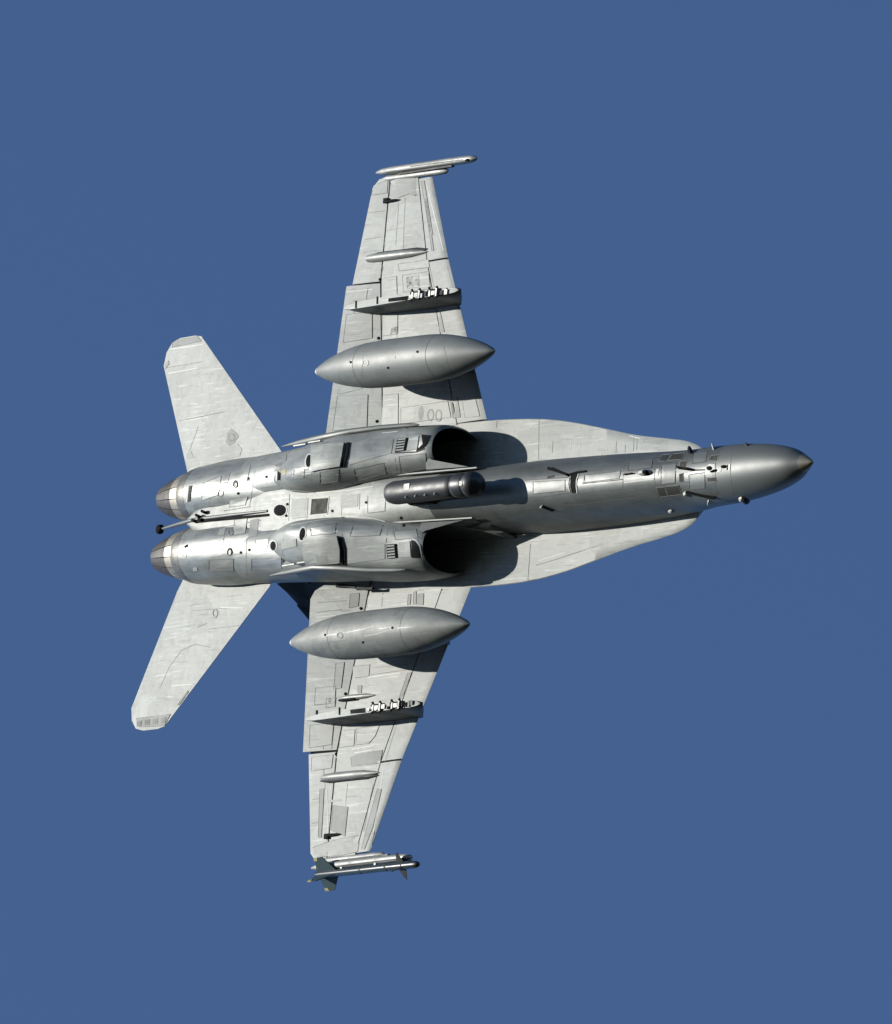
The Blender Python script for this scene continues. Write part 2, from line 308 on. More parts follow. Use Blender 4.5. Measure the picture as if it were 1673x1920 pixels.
for s in (1, -1):
    ys = [1.37, 2.0, 2.7, 3.4, 4.0, 4.20, 4.7, 5.2, 5.69]
    th = lambda y: .20 - .13*(y-1.37)/4.3
    wb = MB().loft([ring(shift(ev(LH, y), -.012), shift(ev(TH, y), .012), th(y)*.75, th(y)*.55, .012, s=s) for y in ys]).build('wing', 'wing', jet, 40)
    skins.append(wb); wings[s] = wb
    for y0, y1 in ((1.40, 4.185), (4.215, 5.66)):
        yy = np.linspace(y0, y1, 6)
        o = MB().loft([ring(ev(LE, y), shift(ev(LH, y), .012), .05, th(y)*.72, .006, nose=True, s=s) for y in yy]).build('leading_edge_flap', 'slat', wb, 50); skins.append(o)
    yy = np.linspace(1.38, 3.92, 6)
    o = MB().loft([ring(shift(ev(TH, 1.05), -.022), (-3.62, 1.10, -.11), .08, .012, .004, s=s), ring(shift(ev(TH, 1.22), -.022), (-3.86, 1.24, -.19), .09, .012, .004, s=s)] + [ring(shift(ev(TH, y), -.022), lin(FLAP_R[0], FLAP_R[1], y), th(y)*.5, .012, .004, s=s) for y in yy]).build('trailing_edge_flap', 'wing', wb, 50); skins.append(o)
    ar = [(y, lin(AIL_R[0], AIL_R[1], y)) for y in np.linspace(3.955, 5.60, 6)]
    rr = [ring(shift(ev(TH, y), -.022), p, th(y)*.5, .010, .004, s=s) for y, p in ar]
    rr.append(ring(shift(ev(TH, 5.74), -.022), (-3.60, 5.74, .155), .05, .01, .002, s=s))
    o = MB().loft(rr).build('aileron', 'wing', wb, 50); skins.append(o)
    MB().loft([ring(shift(ev(TH, y), .03, .028), shift(ev(TH, y), -.06, .028), .02, .02, 0, s=s) for y in (1.38, 3.95, 5.68)]).build('hinge_cove', 'black', wb)
    MB().loft([ring(shift(ev(LH, y), .03, .02), shift(ev(LH, y), -.03, .02), .02, .02, 0, s=s) for y in (1.40, 4.2, 5.66)]).build('leading_edge_cove', 'seam', wb)
    MB().loft([ring(shift(ev(LE, y), -.04, .02), shift(ev(LH, y), .0, .02), .015, .03, 0, s=s) for y in (4.17, 4.23)]).build('fold_seal', 'black', wb)
    MB().loft([ring(shift(ev(TH, y), -.03, .012), shift(lin(AIL_R[0], AIL_R[1], y), .05, .006), .02, .004, 0, s=s) for y in (3.90, 3.975)]).build('flap_seal', 'black', wb)
    # wing-tip launcher and its fairing
    fr = [(-1.80, .02), (-1.86, .05), (-2.1, .058), (-2.5, .052), (-3.4, .05), (-3.55, .02)]
    MB().loft([sring(x, s*5.74, .165-.02*(x+2.5), r, r, r*.9, 2.6, 2.6, 16) for x, r in fr]).build('tip_fairing', 'rail', wb, 50)
    rl = [(-.90, .012, .03), (-.95, .04, .034), (-1.05, .06, .038), (-1.3, .068, .05), (-2.0, .07, .085), (-3.1, .07, .13), (-3.45, .06, .15), (-3.68, .02, .16)]
    lo = MB().loft([sring(x, s*5.85, z-.01, r*.92, r*1.2, r*1.2, 2.8, 2.8, 20) for x, r, z in keyed(rl, .05)]).build('missile_rail', 'rail', wb, 45); skins.append(lo)
    MB().box((-2.3, s*5.79, .09), (1.5, .06, .06), [(1, 0, -.055), (0, 1, 0), (.055, 0, 1)]).build('rail_adapter', 'seam', wb)
    if s == 1: rail_port = lo
    else: rail_stbd = lo

# ------------------------------------------------------------------ tail surfaces
stab = {}
def plate(poly, thick, n, m, name, parent, s):
    """aerofoil plate from an outline (list of points); thickness peaks inside"""
    c = sum(np.array(p) for p in poly)/len(poly); n = np.array(n, float); n /= np.linalg.norm(n)
    mb = MB(); k = len(poly); rings = []
    for sgn, sc_, h in ((1, 0, 1), (1, .5, .9), (1, .86, .55), (1, 1, .08), (-1, 1, .08), (-1, .86, .55), (-1, .5, .9), (-1, 0, 1)):
        rings.append([mir(c+(np.array(p)-c)*sc_*.9999+n*sgn*h*thick/2, s) for p in poly])
    return mb.loft(rings).build(name, m, parent, 60)
ST = [(-4.86, 1.13, -.36), (-7.42, 3.30, -.285), (-7.62, 3.33, -.27), (-8.05, 3.325, -.235), (-8.30, 3.27, -.20), (-8.46, 3.12, -.175), (-8.53, 2.90, -.155), (-7.62, .98, -.13), (-7.5, .80, -.13), (-4.7, .80, -.36)]
for s in (1, -1):
    o = plate(ST, .10, (.1, 0, 1), 'wing', 'stabilator', jet, s); skins.append(o); stab[s] = o
    VT = [(-2.35, .93, .25), (-2.75, .95, .45), (-4.95, 1.86, 2.78), (-5.15, 1.90, 2.88), (-6.25, 1.90, 2.88), (-6.30, 1.86, 2.78), (-5.55, 1.02, .55), (-5.45, .93, .25)]
    v = plate(VT, .11, (0, .94, -.34), 'tail_shade', 'tail_fin', jet, s)
    RD = [(-5.20, 1.16, .90), (-5.72, 1.60, 2.05), (-6.17, 1.60, 2.05), (-5.70, 1.16, .90)]
    plate(RD, .115, (0, .94, -.34), 'tail_shade', 'rudder', v, s)

# ------------------------------------------------------------------ engine nozzles: every petal its own piece
NP = 14
for s in (1, -1):
    yc = s*.49
    er = keyed(EB, .05)
    MB().loft([sring(r[0], s*.50, r[2], r[1]+.003, r[1]+.003, r[1]+.003, 2, 2, 56) for r in er if r[0] < -6.56]).build('heat_shield', 'heat', barrels[s])
    nz_ = MB().loft([sring(x, yc, z, r, r, r, 2, 2, 40) for x, r, z in ((-6.7, .40, -.515), (-7.2, .33, -.53), (-7.46, .255, -.54), (-7.2, .27, -.53))]).build('engine_nozzle', 'black', jet)
    for k in range(NP):
        a0, a1 = 2*math.pi*(k+.04)/NP, 2*math.pi*(k+.96)/NP
        def seg(prof, t):
            rings = []
            for x, r, z in prof:
                an = np.linspace(a0, a1, 4)
                rings.append([(x, yc+r*math.cos(q), z+r*math.sin(q)) for q in an] + [(x, yc+(r-t)*math.cos(q), z+(r-t)*math.sin(q)) for q in an[::-1]])
            return MB().loft(rings)
        seg([(-7.075, .392, -.524), (-7.22, .358, -.53), (-7.40, .308, -.536), (-7.52, .268, -.54), (-7.60, .236, -.543)], .022).build('nozzle_petal', 'steel', nz_, 30)
        seg([(-6.845, .432, -.518), (-6.87, .434, -.518), (-7.03, .405, -.523), (-7.07, .396, -.524)], .02).build('nozzle_ring_segment', 'band', nz_, 30)

# ------------------------------------------------------------------ stores pylons
pyl = {}
for s in (1, -1):
    # outboard weapon pylon
    def prow(x, hw, zb, zt): return [mir(p, s) for p in [(x, 3.455-hw, zt), (x, 3.455-hw, zb+.02), (x, 3.455-hw*.8, zb), (x, 3.455+hw*.8, zb), (x, 3.455+hw, zb+.02), (x, 3.455+hw, zt)]]
    PY = [(-.20, .012, -.66, -.60), (-.26, .045, -.68, -.56), (-.42, .066, -.69, -.45), (-.66, .069, -.688, -.23), (-.95, .07, -.685, .02), (-1.6, .07, -.63, .08), (-2.3, .07, -.555, .08), (-3.0, .062, -.47, .02), (-3.35, .045, -.41, -.06), (-3.52, .015, -.385, -.16)]
    p = MB().loft([prow(*r) for r in PY]).build('weapon_pylon', 'pylon', wings[s], 30); pyl[s] = p
    rk = MB().loft([[mir(q, s) for q in [(x, 3.455-hw*.86, zb+.03), (x, 3.455-hw*.86, zb-.012), (x, 3.455+hw*.86, zb-.012), (x, 3.455+hw*.86, zb+.03)]] for x, hw, zb, zt in PY]).build('lit_rack_face', 'wing', wings[s], 30); skins.append(rk)  # pale sheet paints the sunlit underside of the darkened pylon
    # inboard pylon carrying the tank
    def qrow(x, hw, zb, zt): return [mir(q, s) for q in [(x, 2.275-hw, zt), (x, 2.275-hw, zb), (x, 2.275+hw, zb), (x, 2.275+hw, zt)]]
    QY = [(.16, .01, -.60, -.50), (.10, .05, -.62, -.45), (-.15, .066, -.62, -.22), (-.42, .07, -.62, .02), (-1.8, .07, -.60, .08), (-2.4, .05, -.6, .05), (-2.85, .012, -.58, -.1)]
    p = MB().loft([qrow(*r) for r in QY]).build('tank_pylon', 'pylon', wings[s], 30); skins.append(p)

# ------------------------------------------------------------------ drop tanks (hung under the wings)
TK = [(0, .012), (.04, .045), (.18, .11), (.45, .205), (.85, .305), (1.3, .372), (1.7, .395), (2.6, .397), (3.2, .378), (3.7, .32), (4.15, .225), (4.45, .13), (4.6, .07), (4.69, .012)]
tanks = {}
for s, lab in ((1, 'dull grey drop tank with scuff streaks, on the same wing as the blue missile'), (-1, 'clean grey drop tank with glossy highlight, on the wing with the empty tip rail')):
    t = empty('drop_tank', lab, 'fuel tank', (1.26, s*2.275, -.945), 'drop tanks under the wings')
    rows = keyed([(-a, b) for a, b in TK], .06)
    body = MB().loft([sring(x, 0, 0, r, r, r, 2, 2, 40) for x, r in rows]).build('tank_body', 'tankP' if s == 1 else 'tank', t)
    MB().loft([sring(x, 0, 0, r+.001, r+.001, r+.001, 2, 2, 24) for x, r in rows if x < -4.56]).build('tail_cap', 'pale', body)
    tanks[s] = (t, body)

# ------------------------------------------------------------------ targeting pod on the belly station
PC = np.array([0, 0, 0])
pod = empty('targeting_pod', 'dark grey targeting pod with black swivelling ball nose on the belly centreline', 'targeting pod', (.26, 0, -1.20))
pb = MB().loft([sring(x, 0, 0, r, r, r, 2.2, 2.2, 32) for x, r in keyed([(.62, .165), (.58, .185), (-.2, .195), (-.9, .195), (-.98, .185), (-1.05, .165)], .05)]).build('pod_body', 'pod', pod)
MB().loft([sring(x, 0, 0, r, r, r, 2, 2, 32) for x, r in keyed([(.98, .15), (.94, .19), (.75, .205), (.66, .19), (.62, .15)], .02)]).build('roll_collar', 'ball', pod)
MB().loft([sring(1.06+.215*math.cos(q), 0, 0, .215*math.sin(q), .215*math.sin(q), .215*math.sin(q), 2, 2, 28) for q in np.linspace(.02, math.pi*.8, 16)]).build('sensor_ball', 'ball', pod)
MB().box((1.02, .02, -.205), (.09, .09, .03)).build('sensor_window', 'white', pod, bevel=.01)
for x in (-.45, -.2, .05, .3):
    MB().box((x, .13, -.165), (.025, .05, .025), [(1, 0, 0), (0, .77, -.64), (0, .64, .77)]).build('pod_latch', 'white', pod, bevel=.004)
MB().box((-.42, -.03, -.195), (.14, .10, .012)).build('pod_placard', 'white', pod)
MB().loft([[(x, -h, .42), (x, -h, .24), (x, h, .24), (x, h, .42)] for x, h in ((-.2, .10), (-.3, .17), (-.85, .17), (-.95, .12))]).build('pod_mount', 'dark', pod, 30)
ad = MB().loft([[(x, -h, .42), (x, -h, .10), (x, h, .10), (x, h, .42)] for x, h in ((.50, .05), (.40, .12), (-.6, .12), (-.95, .03))]).build('pod_adapter', 'dark', pod, 30)

# ------------------------------------------------------------------ missile on the port tip rail
mo = empty('air_to_air_missile', 'slim blue-grey finned missile with ochre fin tips hanging from the lower wing-tip rail', 'missile', (0, 0, 0))
def mpt(t, dy=0, dz=0): # along the missile axis: 0 nose .. 1 tail
    a = np.array([-.62, 6.0, -.045]); b = np.array([-3.46, 5.985, .09]); return a+(b-a)*t + np.array([0, dy, dz])
prof = [(0, .012), (.006, .035), (.02, .052), (.05, .060), (.12, .0635), (.97, .0635), (1, .05)]
mbody = MB().tube([mpt(t) for t, r in prof], [r for t, r in prof], 20).build('missile_body', 'blue', mo)
MB().tube([mpt(-.001), mpt(.006), mpt(.021), mpt(.045)], [.013, .037, .054, .0605], 18).build('seeker_dome', 'ball', mo)
for t0, t1 in ((.30, .315), (.55, .562), (.145, .155)):
    MB().tube([mpt(t0), mpt(t1)], .066, 20).build('missile_band', 'dark', mo)
for k in range(4):
    q = R_(33+90*k); u = np.array([0, math.cos(q), math.sin(q)]); nrm = np.array([0, -math.sin(q), math.cos(q)])*.012
    rt, rc = .055, .30
    P = [mpt(.135)+u*rt, mpt(.205)+u*rt, mpt(.185)+u*.20, mpt(.165)+u*.25]
    MB().prism([p-nrm*.3 for p in P], nrm*.6).build('canard', 'dark', mo)
    P = [mpt(.80)+u*rt, mpt(.985)+u*rt, mpt(.965)+u*.29, mpt(.885)+u*.30]
    fo = MB().prism([p-nrm*.5 for p in P], nrm).build('missile_fin', 'fin', mo)
    P = [mpt(.94)+u*.245, mpt(.972)+u*.24, mpt(.972)+u*.292, mpt(.935)+u*.295]
    MB().prism([p-nrm*.9 for p in P], nrm*1.8).build('rolleron', 'ochre', fo)
for t in (.17, .43, .76):
    MB().box(mpt(t, -.075, 0), (.05, .05, .03)).build('hanger_lug', 'white', mo, bevel=.004)
#DETAILS
# ------------------------------------------------------------------ surface details: a pixel of the photograph gives a ray, the skin it meets gives the place
verts, polys, owner = [], [], []
OFF = {}
for o in skins: OFF[o.name] = Vector((0, 0, 0))
for s in (1, -1): OFF[tanks[s][1].name] = Vector((1.26, s*2.275, -.945))
OFF[pb.name] = Vector((.26, 0, -1.20))
for o in skins + [tanks[1][1], tanks[-1][1], pb]:
    k = len(verts); verts += [v.co + OFF[o.name] for v in o.data.vertices]
    for p in o.data.polygons: polys.append([i+k for i in p.vertices]); owner.append(o)
BVH = BVHTree.FromPolygons(verts, polys)
CL = Vector(CAM_L)
def rdir(px, py): return Vector(cf*DIST + cr*((px-836.5)/PXM) + cd*((py-960)/PXM)).normalized()
def hit(px, py):
    p, n, i, d = BVH.ray_cast(CL, rdir(px, py))
    if p is None: return None, None, None
    if n.dot(rdir(px, py)) > 0: n = -n
    return p, n, owner[i]
def at_plane(px, py, axis, val):
    d = rdir(px, py); t = (val-CL[axis])/d[axis]; return CL + d*t
def host(o):
    if o.parent is jet or o.parent in (tanks[1][0], tanks[-1][0], pod): return o
    return o.parent
def finish(mb, name, m, o, angle=35, label=None):
    off = OFF[o.name]
    mb.v = [tuple(Vector(p)-off) for p in mb.v]
    r = mb.build(name, m, host(o), angle)
    if label: r['label'] = label
    return r
def patch(name, poly, m, lift=.006, skirt=.004, rings_=4, dens=5., tol=.5):
    """a thin plate that follows the skin inside an outline"""
    P = [Vector(p) for p in poly]; bd = []
    for i, a in enumerate(P):
        b = P[(i+1) % len(P)]; n = max(1, int((b-a).length/dens))
        bd += [a+(b-a)*(k/n) for k in range(n)]
    c = sum(P, Vector((0, 0)))/len(P)
    pc, ncn, o = hit(c.x, c.y)
    if pc is None: return None
    def pt(q):
        p, n, oo = hit(q.x, q.y)
        if p is None or abs((p-pc).dot(ncn)) > max(.06, .35*(p-pc).length) or (p-pc).length > 3:          # fall back to the tangent plane
            d = rdir(q.x, q.y); t = (pc-CL).dot(ncn)/d.dot(ncn); return CL+d*t, ncn
        return p, n
    mb = MB(); N = len(bd); vs_ = [pc+ncn*lift]; 
    for k in range(1, rings_+1):
        for q in bd:
            p, n = pt(c+(q-c)*(k/rings_)); vs_.append(p+n*lift)
    for q in bd:
        p, n = pt(q); vs_.append(p-n*skirt)
    fs = [(0, 1+j, 1+(j+1) % N) for j in range(N)]
    for k in range(rings_):
        for j in range(N):
            a = 1+k*N+j; b = 1+k*N+(j+1) % N; fs.append((a, a+N, b+N, b))
    mb.add(vs_, fs)
    return finish(mb, name, m, o)
def oval(cx, cy, rx, ry, rot=0, n=14):
    a = R_(rot); return [(cx+rx*math.cos(t)*math.cos(a)-ry*math.sin(t)*math.sin(a), cy+rx*math.cos(t)*math.sin(a)+ry*math.sin(t)*math.cos(a)) for t in [2*math.pi*k/n for k in range(n)]]
def strip_geo(pts, width, lift, dens=7.):
    P = [Vector(p) for p in pts]; q = []
    for a, b in zip(P, P[1:]):
        n = max(1, int((b-a).length/dens)); q += [a+(b-a)*(k/n) for k in range(n)]
    q.append(P[-1]); H = [hit(*p) for p in q]; own = next((h[2] for h in H if h[0]), None)
    mb = MB(); run = []; runs = []
    def flush():
        if len(run) > 1: runs.append(list(run))
    def emit(run):
        rings = []
        for i, (p, n) in enumerate(run):
            t = (run[min(i+1, len(run)-1)][0]-run[max(i-1, 0)][0]).normalized(); w_ = n.cross(t).normalized()*width/2
            rings.append([p-w_-n*.004, p-w_*.96+n*lift, p+w_*.96+n*lift, p+w_-n*.004])
        mb.loft(rings)
    for p, n, o in H:
        if p is None or (run and (p-run[-1][0]).length > .30): flush(); run = []
        if p is not None: run.append((p, n))
    flush()
    if runs: emit(max(runs, key=len))
    return mb, own
def seam(name, pts, m='seam', width=.016, lift=.0025):
    mb, own = strip_geo(pts, width, lift)
    if not mb.v: return
    return finish(mb, name, m, own)
def loop(name, poly, m='line', width=.014): return seam(name, list(poly)+[poly[0]], m, width, .0075)

# --- belly ---
patch('belly_panel', [(586, 936), (615, 934), (612.5, 962), (584, 965)], 'panel', .008)
loop('panel_frame', [(584.5, 934), (617, 932), (614, 964), (582, 967)], 'pale', .02)
patch('port_rim', oval(525.5, 957, 14, 13, -20), 'pale', .006)
patch('exhaust_port', oval(525.5, 957, 11.5, 10.6, -20), 'black', .012)
for q in ((539, 945.5), (537, 967), (687, 942), (623.5, 958), (466, 897), (447, 925), (452, 1036), (468, 1031), (500, 894), (757, 985), (752, 971)): patch('drain_hole', oval(*q, 2.4, 2.6), 'black', .006, rings_=2, dens=2)
for q, r in (((579.5, 864.5), 8), ((567.5, 1001.5), 10)):
    patch('vent_rim', oval(*q, 7.6, 14.2, r), 'pale', .006); patch('vent', oval(*q, 4.9, 11.6, r), 'black', .012)
patch('vent', [(521.5, 884), (527, 887), (526, 900), (521, 900)], 'black', .01); patch('vent_rim', [(518.5, 882), (521, 884), (520.5, 901), (517.5, 901)], 'pale', .008)
patch('scoop_mark', [(527, 884), (537, 879), (535, 891)], 'ochre', .006, rings_=2)
patch('vent_rim', oval(512, 1023, 8.5, 11), 'pale', .006); patch('vent', oval(513, 1023, 5, 8.2), 'black', .012)
for q in ((442, 908), (431, 1034)):
    patch('drain_scoop', oval(*q, 4.6, 7.4, 8), 'dark', .012); patch('drain_lip', oval(q[0]+1.6, q[1]+1.5, 2.6, 4.6, 8), 'white', .02)
patch('slot', [(355, 912), (361, 910.5), (357, 940), (352.5, 941)], 'dark', .01); patch('slot_rim', [(351, 914), (355, 912), (352, 942), (349.5, 941)], 'pale', .01)
patch('slot', [(346, 1025), (352, 1021), (353, 1025), (347, 1028)], 'black', .01)
patch('bright_patch', oval(345, 1042, 5, 5), 'white', .006); patch('bright_patch', [(362, 1065), (370, 1064), (371, 1070), (363, 1071)], 'white', .008)
for pts in ([(484, 858), (478, 885), (472, 925), (468, 950)], [(463, 1010), (462, 1045), (463, 1085)], [(543, 927), (541, 990)], [(583, 848), (586, 882), (583, 907)], [(573, 990), (572, 1030), (571, 1058)], [(642, 940), (640, 975)],
            [(548, 862), (546, 900)], [(675, 925), (674, 955)], [(421, 1000), (416, 1036)], [(520, 912), (488, 915)], [(640, 915), (737, 893)], [(620, 872), (583, 878)], [(741, 858), (744, 895)], [(728, 985), (724, 1018)], [(736, 850), (760, 848)],
            [(646, 985), (640, 1010)], [(470, 950), (420, 958)], [(400, 990), (440, 985), (490, 975)], [(560, 1050), (640, 1045)], [(531, 1010), (530, 1070)]):
    seam('panel_seam', pts, 'line', .016)
for pts in ([(540, 919), (600, 924), (650, 920), (700, 912)], [(545, 985), (600, 975), (660, 968), (700, 972), (722, 978)], [(500, 905), (470, 912)], [(588, 1000), (634, 996)], [(588, 873), (618, 869)], [(600, 897), (640, 889)], [(547, 893), (583, 887)]):
    seam('worn_edge', pts, 'pale', .02)
patch('hinge_panel', [(528, 1015), (556, 1010), (557, 1024), (530, 1030)], 'wing', .01); patch('access_panel', [(596, 1040), (617, 1035), (620, 1052), (599, 1055)], 'patch', .05)
patch('access_panel', [(548, 935), (578, 934), (577, 966), (545, 969)], 'wing', .005); patch('access_panel', [(640, 928), (672, 926), (671, 950), (639, 953)], 'wing', .005)
patch('access_panel', [(412, 992), (424, 990), (420, 1003), (409, 1004)], 'patch', .005, rings_=2); patch('access_panel', [(470, 975), (486, 972), (482, 1005), (466, 1008)], 'patch', .004)
loop('ring_mark', oval(433, 999, 4, 5), 'line', .012); loop('ring_mark', oval(414, 925, 5, 7, 20), 'line', .012)
# gear doors: stand proud, with a step at the front
patch('main_gear_door', [(573, 1008), (634, 1005), (640, 1030), (640, 1054), (576, 1058), (571, 1036)], 'belly', .05, .02, 6)
patch('main_gear_door', [(586, 838), (647, 831), (643, 855), (639, 874), (602, 880), (585, 884)], 'belly', .04, .02, 6)
patch('step_shade', [(637, 1010), (641.5, 1008), (648, 1030), (648.5, 1056), (644, 1060), (641, 1036)], 'black', .02, .01, 3)  # shade on the step's front face, painted as a black strip
patch('step_shade', [(650, 831), (656.5, 830), (653, 855), (645.5, 877), (640, 875), (646, 855)], 'black', .02, .01, 3)
seam('panel_seam', [(657, 872), (676, 853), (702, 830)], 'line', .018); seam('panel_seam', [(650, 1015), (664, 1033), (681, 1050)], 'line', .018)
patch('door_panel', [(652, 1013), (690, 1012), (722, 1020), (722, 1048), (652, 1057)], 'wing', .006, .004, 6)
patch('door_panel', [(660, 832), (738, 824), (734, 850), (690, 862), (655, 872)], 'body', .006, .004, 6)
# louvre bays behind the intakes
for fr, pan, cre, n_ in (([(725, 1021), (743.5, 1019.5), (745.5, 1045.5), (727, 1047.5)], [(747, 1017.5), (769, 1014.5), (771, 1043.5), (748.5, 1046)], [(771.5, 1012.5), (778, 1015), (784, 1024), (787, 1036), (789.5, 1046), (772.5, 1046)], 5),
                         ([(746, 823), (765.5, 821), (761, 845), (741.5, 847.5)], [(768, 820), (786, 817.5), (783, 842), (763, 845)], [(791, 815), (807, 816.5), (801.5, 832), (794, 841), (785, 846.5), (780, 845), (790, 838), (796, 828)], 5)):
    patch('louvre_frame', fr, 'black', .012); patch('bay_panel', pan, 'wing', .012); patch('bay_shade', cre, 'black', .008, .004, 3)  # the black crescent is the pocket's shade, painted on the skin
    A = [Vector(p) for p in fr]
    for k in range(n_):
        t = (k+.6)/n_; a = A[0].lerp(A[3], t); b = A[1].lerp(A[2], t); a, b = a.lerp(b, .12), a.lerp(b, .88)
        seam('louvre', [a, b], 'wing', .026, .03)
seam('bay_lip', [(773, 1010), (781, 1013), (787.5, 1023), (791.5, 1044)], 'pale', .018, .008); seam('bay_lip', [(741, 849), (780, 847.5), (796, 841.5)], 'dark', .02, .008)
# corner launchers along the nacelles
NX = {k: [r[k] for r in NC] for k in (1, 2, 3, 5)}
def corner(x):
    a = [float(pchip([r[0] for r in NC], NX[k], max(x, -2.6))) for k in (1, 2, 3, 5)]
    y, z = a[0]+a[2]*.82, a[1]-a[3]*.79
    t = min(1, max(0, (-2.6-x)/1.7)); return y*(1-t)+1.07*t, z*(1-t)-.88*t
L3 = [Vector((x, *corner(x))) for x in (-.72, -.80, -1.0, -1.5, -2.1, -2.7, -3.2, -3.7, -4.2)]
for s in (1, -1):
    rings = []
    for p, hw, hh in zip(L3, (.010, .028, .04, .044, .048, .052, .052, .04, .008), (.010, .024, .035, .04, .044, .048, .048, .036, .008)):
        rings.append(sring(p.x, s*(p.y+.015), p.z, hw, hh, hh, 2.6, 2.6, 14))
    cl_ = MB().loft(rings).build('corner_launcher', 'fwdA', nacs[s], 45)
    for k in (5, 6):
        p = L3[k]; MB().box((p.x-.2, s*(p.y-.07), p.z-.07), (.36, .02, .03), [(1, 0, -.1), (0, 1, 0), (.1, 0, 1)]).build('launcher_catch', 'white', nacs[s])
# dark brackets between flap and fuselage
for a, b, c in (((625, 815), (641, 822), (668, 822)), ((686, 806), (693, 812), (707, 811)), ((536, 1085), (560, 1088), (580, 1092)), ((632, 1098), (650, 1099), (668, 1101)), ((670, 1103), (690, 1104), (700, 1103))):
    pts = [at_plane(*q, 2, -.12) for q in (a, b, c)]
    sd = 1 if a[1] > 960 else -1
    MB().tube(pts, [.035, .022, .03], 8).build('flap_linkage', 'dark', wings[sd])

# --- arresting hook ---
hk = MB().tube([(-4.35, 0, -.955), (-5.2, .0, -.965), (-6.3, .0, -.93), (-6.9, .01, -.80), (-7.62, .01, -.60)], [.022, .028, .038, .034, .02], 12).build('arresting_hook', 'fwdA', jet)
MB().loft([sring(x, .01, z, h, v, v, 3, 3, 12) for x, z, h, v in ((-7.56, -.62, .03, .04), (-7.60, -.61, .075, .06), (-7.68, -.59, .08, .065), (-7.73, -.58, .05, .045))]).build('hook_shoe', 'black', hk, 40)
for q in ((-6.15, -.04, -.99), (-6.02, -.10, -.98), (-6.28, .03, -.96), (-6.08, .03, -.985)):
    MB().box(q, (.09, .05, .07), [(.9, .3, .1), (-.3, .9, 0), (0, .2, 1)]).build('hook_damper', 'black', hk, bevel=.008)
MB().box((-5.25, .055, -.95), (1.9, .04, .05), [(1, .015, 0), (-.015, 1, 0), (0, 0, 1)]).build('hook_trough', 'black', hk)

# --- forward fuselage ---
patch('nose_gear_slot', [(1071, 891), (1084, 887), (1080.5, 897), (1079.5, 910), (1081, 924), (1073, 924), (1069.5, 910)], 'black', .008)
seam('slot_edge', [(1085.5, 889), (1082, 900), (1081.5, 912), (1083, 924)], 'pale', .02, .012); seam('slot_edge', [(1068, 896), (1066.5, 908), (1069, 922)], 'pale', .016, .012)
seam('door_hinge', [(1066, 891), (1084, 886), (1100, 884)], 'black', .035, .02)
for pts in ([(1100, 884), (1130, 879.5), (1172, 874)], [(1086, 926), (1130, 920), (1168, 917)], [(1172, 870), (1169, 890), (1168, 918)], [(985, 900), (1005, 899), (1067, 895)], [(1092, 907), (1140, 902), (1168, 899)], [(985, 934), (1030, 930), (1068, 924)],
            [(1230, 850), (1227, 875), (1228, 905), (1236, 940)], [(1168, 918), (1190, 925), (1215, 935)], [(1050, 950), (1120, 943), (1190, 934)], [(1303, 862), (1345, 860)], [(1345, 845), (1342, 870), (1341, 905), (1346, 935)], [(1284, 905), (1330, 895)]):
    seam('panel_seam', pts, 'seam', .015)
seam('radome_joint', [(1374, 838), (1371, 860), (1370, 885), (1372, 910), (1378, 935)], 'seam', .012)
for pts in ([(1168, 896), (1200, 892), (1228, 889)], [(1088, 905), (1166, 897)], [(990, 915), (1066, 908)], [(1170, 905), (1226, 898)]): seam('worn_edge', pts, 'pale', .02)
for pl_ in ([(1237, 865), (1242, 854), (1255, 852.5), (1250, 863.5)], [(1254, 863), (1263.5, 852), (1283, 850), (1276.5, 861)], [(1232, 915), (1246, 914), (1251.5, 929), (1238, 931)], [(1250, 913), (1272, 911), (1277, 926), (1255.5, 928.5)],
            [(1276.5, 866), (1288.5, 865), (1285, 876.5), (1275, 876.5)], [(1275, 890), (1281, 888.5), (1282, 903), (1274.7, 903.5)], [(1335, 855), (1347.5, 853.5), (1343, 863), (1331, 863)], [(1328, 896), (1342, 895), (1343, 902.5), (1328.5, 903.5)]):
    patch('dark_panel', pl_, 'panel', .006); loop('panel_frame', [(x+(x-sum(p[0] for p in pl_)/4)*.13, y+(y-sum(p[1] for p in pl_)/4)*.13) for x, y in pl_], 'line', .012)
def standing(name, a, b, h, wd, m, taper=.6):
    """a blade that stands on the skin between two pixels"""
    pa, na, o = hit(*a); pb_, nb, _ = hit(*b)
    if pa is None or pb_ is None: return
    t = (pb_-pa).normalized(); w_ = na.cross(t).normalized()*wd/2
    q0 = pa-na*.01; q1 = pb_-nb*.01; r0 = pa.lerp(pb_, (1-taper)/2)+na*h; r1 = pb_.lerp(pa, (1-taper)/2)+nb*h
    mb = MB().add([q0-w_, q0+w_, q1+w_, q1-w_, r0-w_*.5, r0+w_*.5, r1+w_*.5, r1-w_*.5], [(3, 2, 1, 0), (4, 5, 6, 7), (0, 1, 5, 4), (1, 2, 6, 5), (2, 3, 7, 6), (3, 0, 4, 7)])
    return finish(mb, name, m, o, 30)
def dome(name, c, rx, ry, h, m, rot=0):
    pc, n, o = hit(*c)
    if pc is None: return
    rings = []
    for k in range(6):
        a = k/5*math.pi/2*.98
        ring_ = []
        for q in oval(c[0], c[1], rx*math.cos(a), ry*math.cos(a), rot, 14):
            d = rdir(*q); t = (pc-CL).dot(n)/d.dot(n); ring_.append(CL+d*t + n*(h*math.sin(a)-.012))
        rings.append(ring_)
    return finish(MB().loft(rings), name, m, o, 60)
standing('blade_antenna', (1028, 879), (1068, 892), .05, .045, 'black', .9); standing('blade_antenna', (1013.5, 951), (1019, 948), .04, .03, 'white'); standing('blade_antenna', (1019, 948), (1040, 956), .05, .03, 'black', .9)
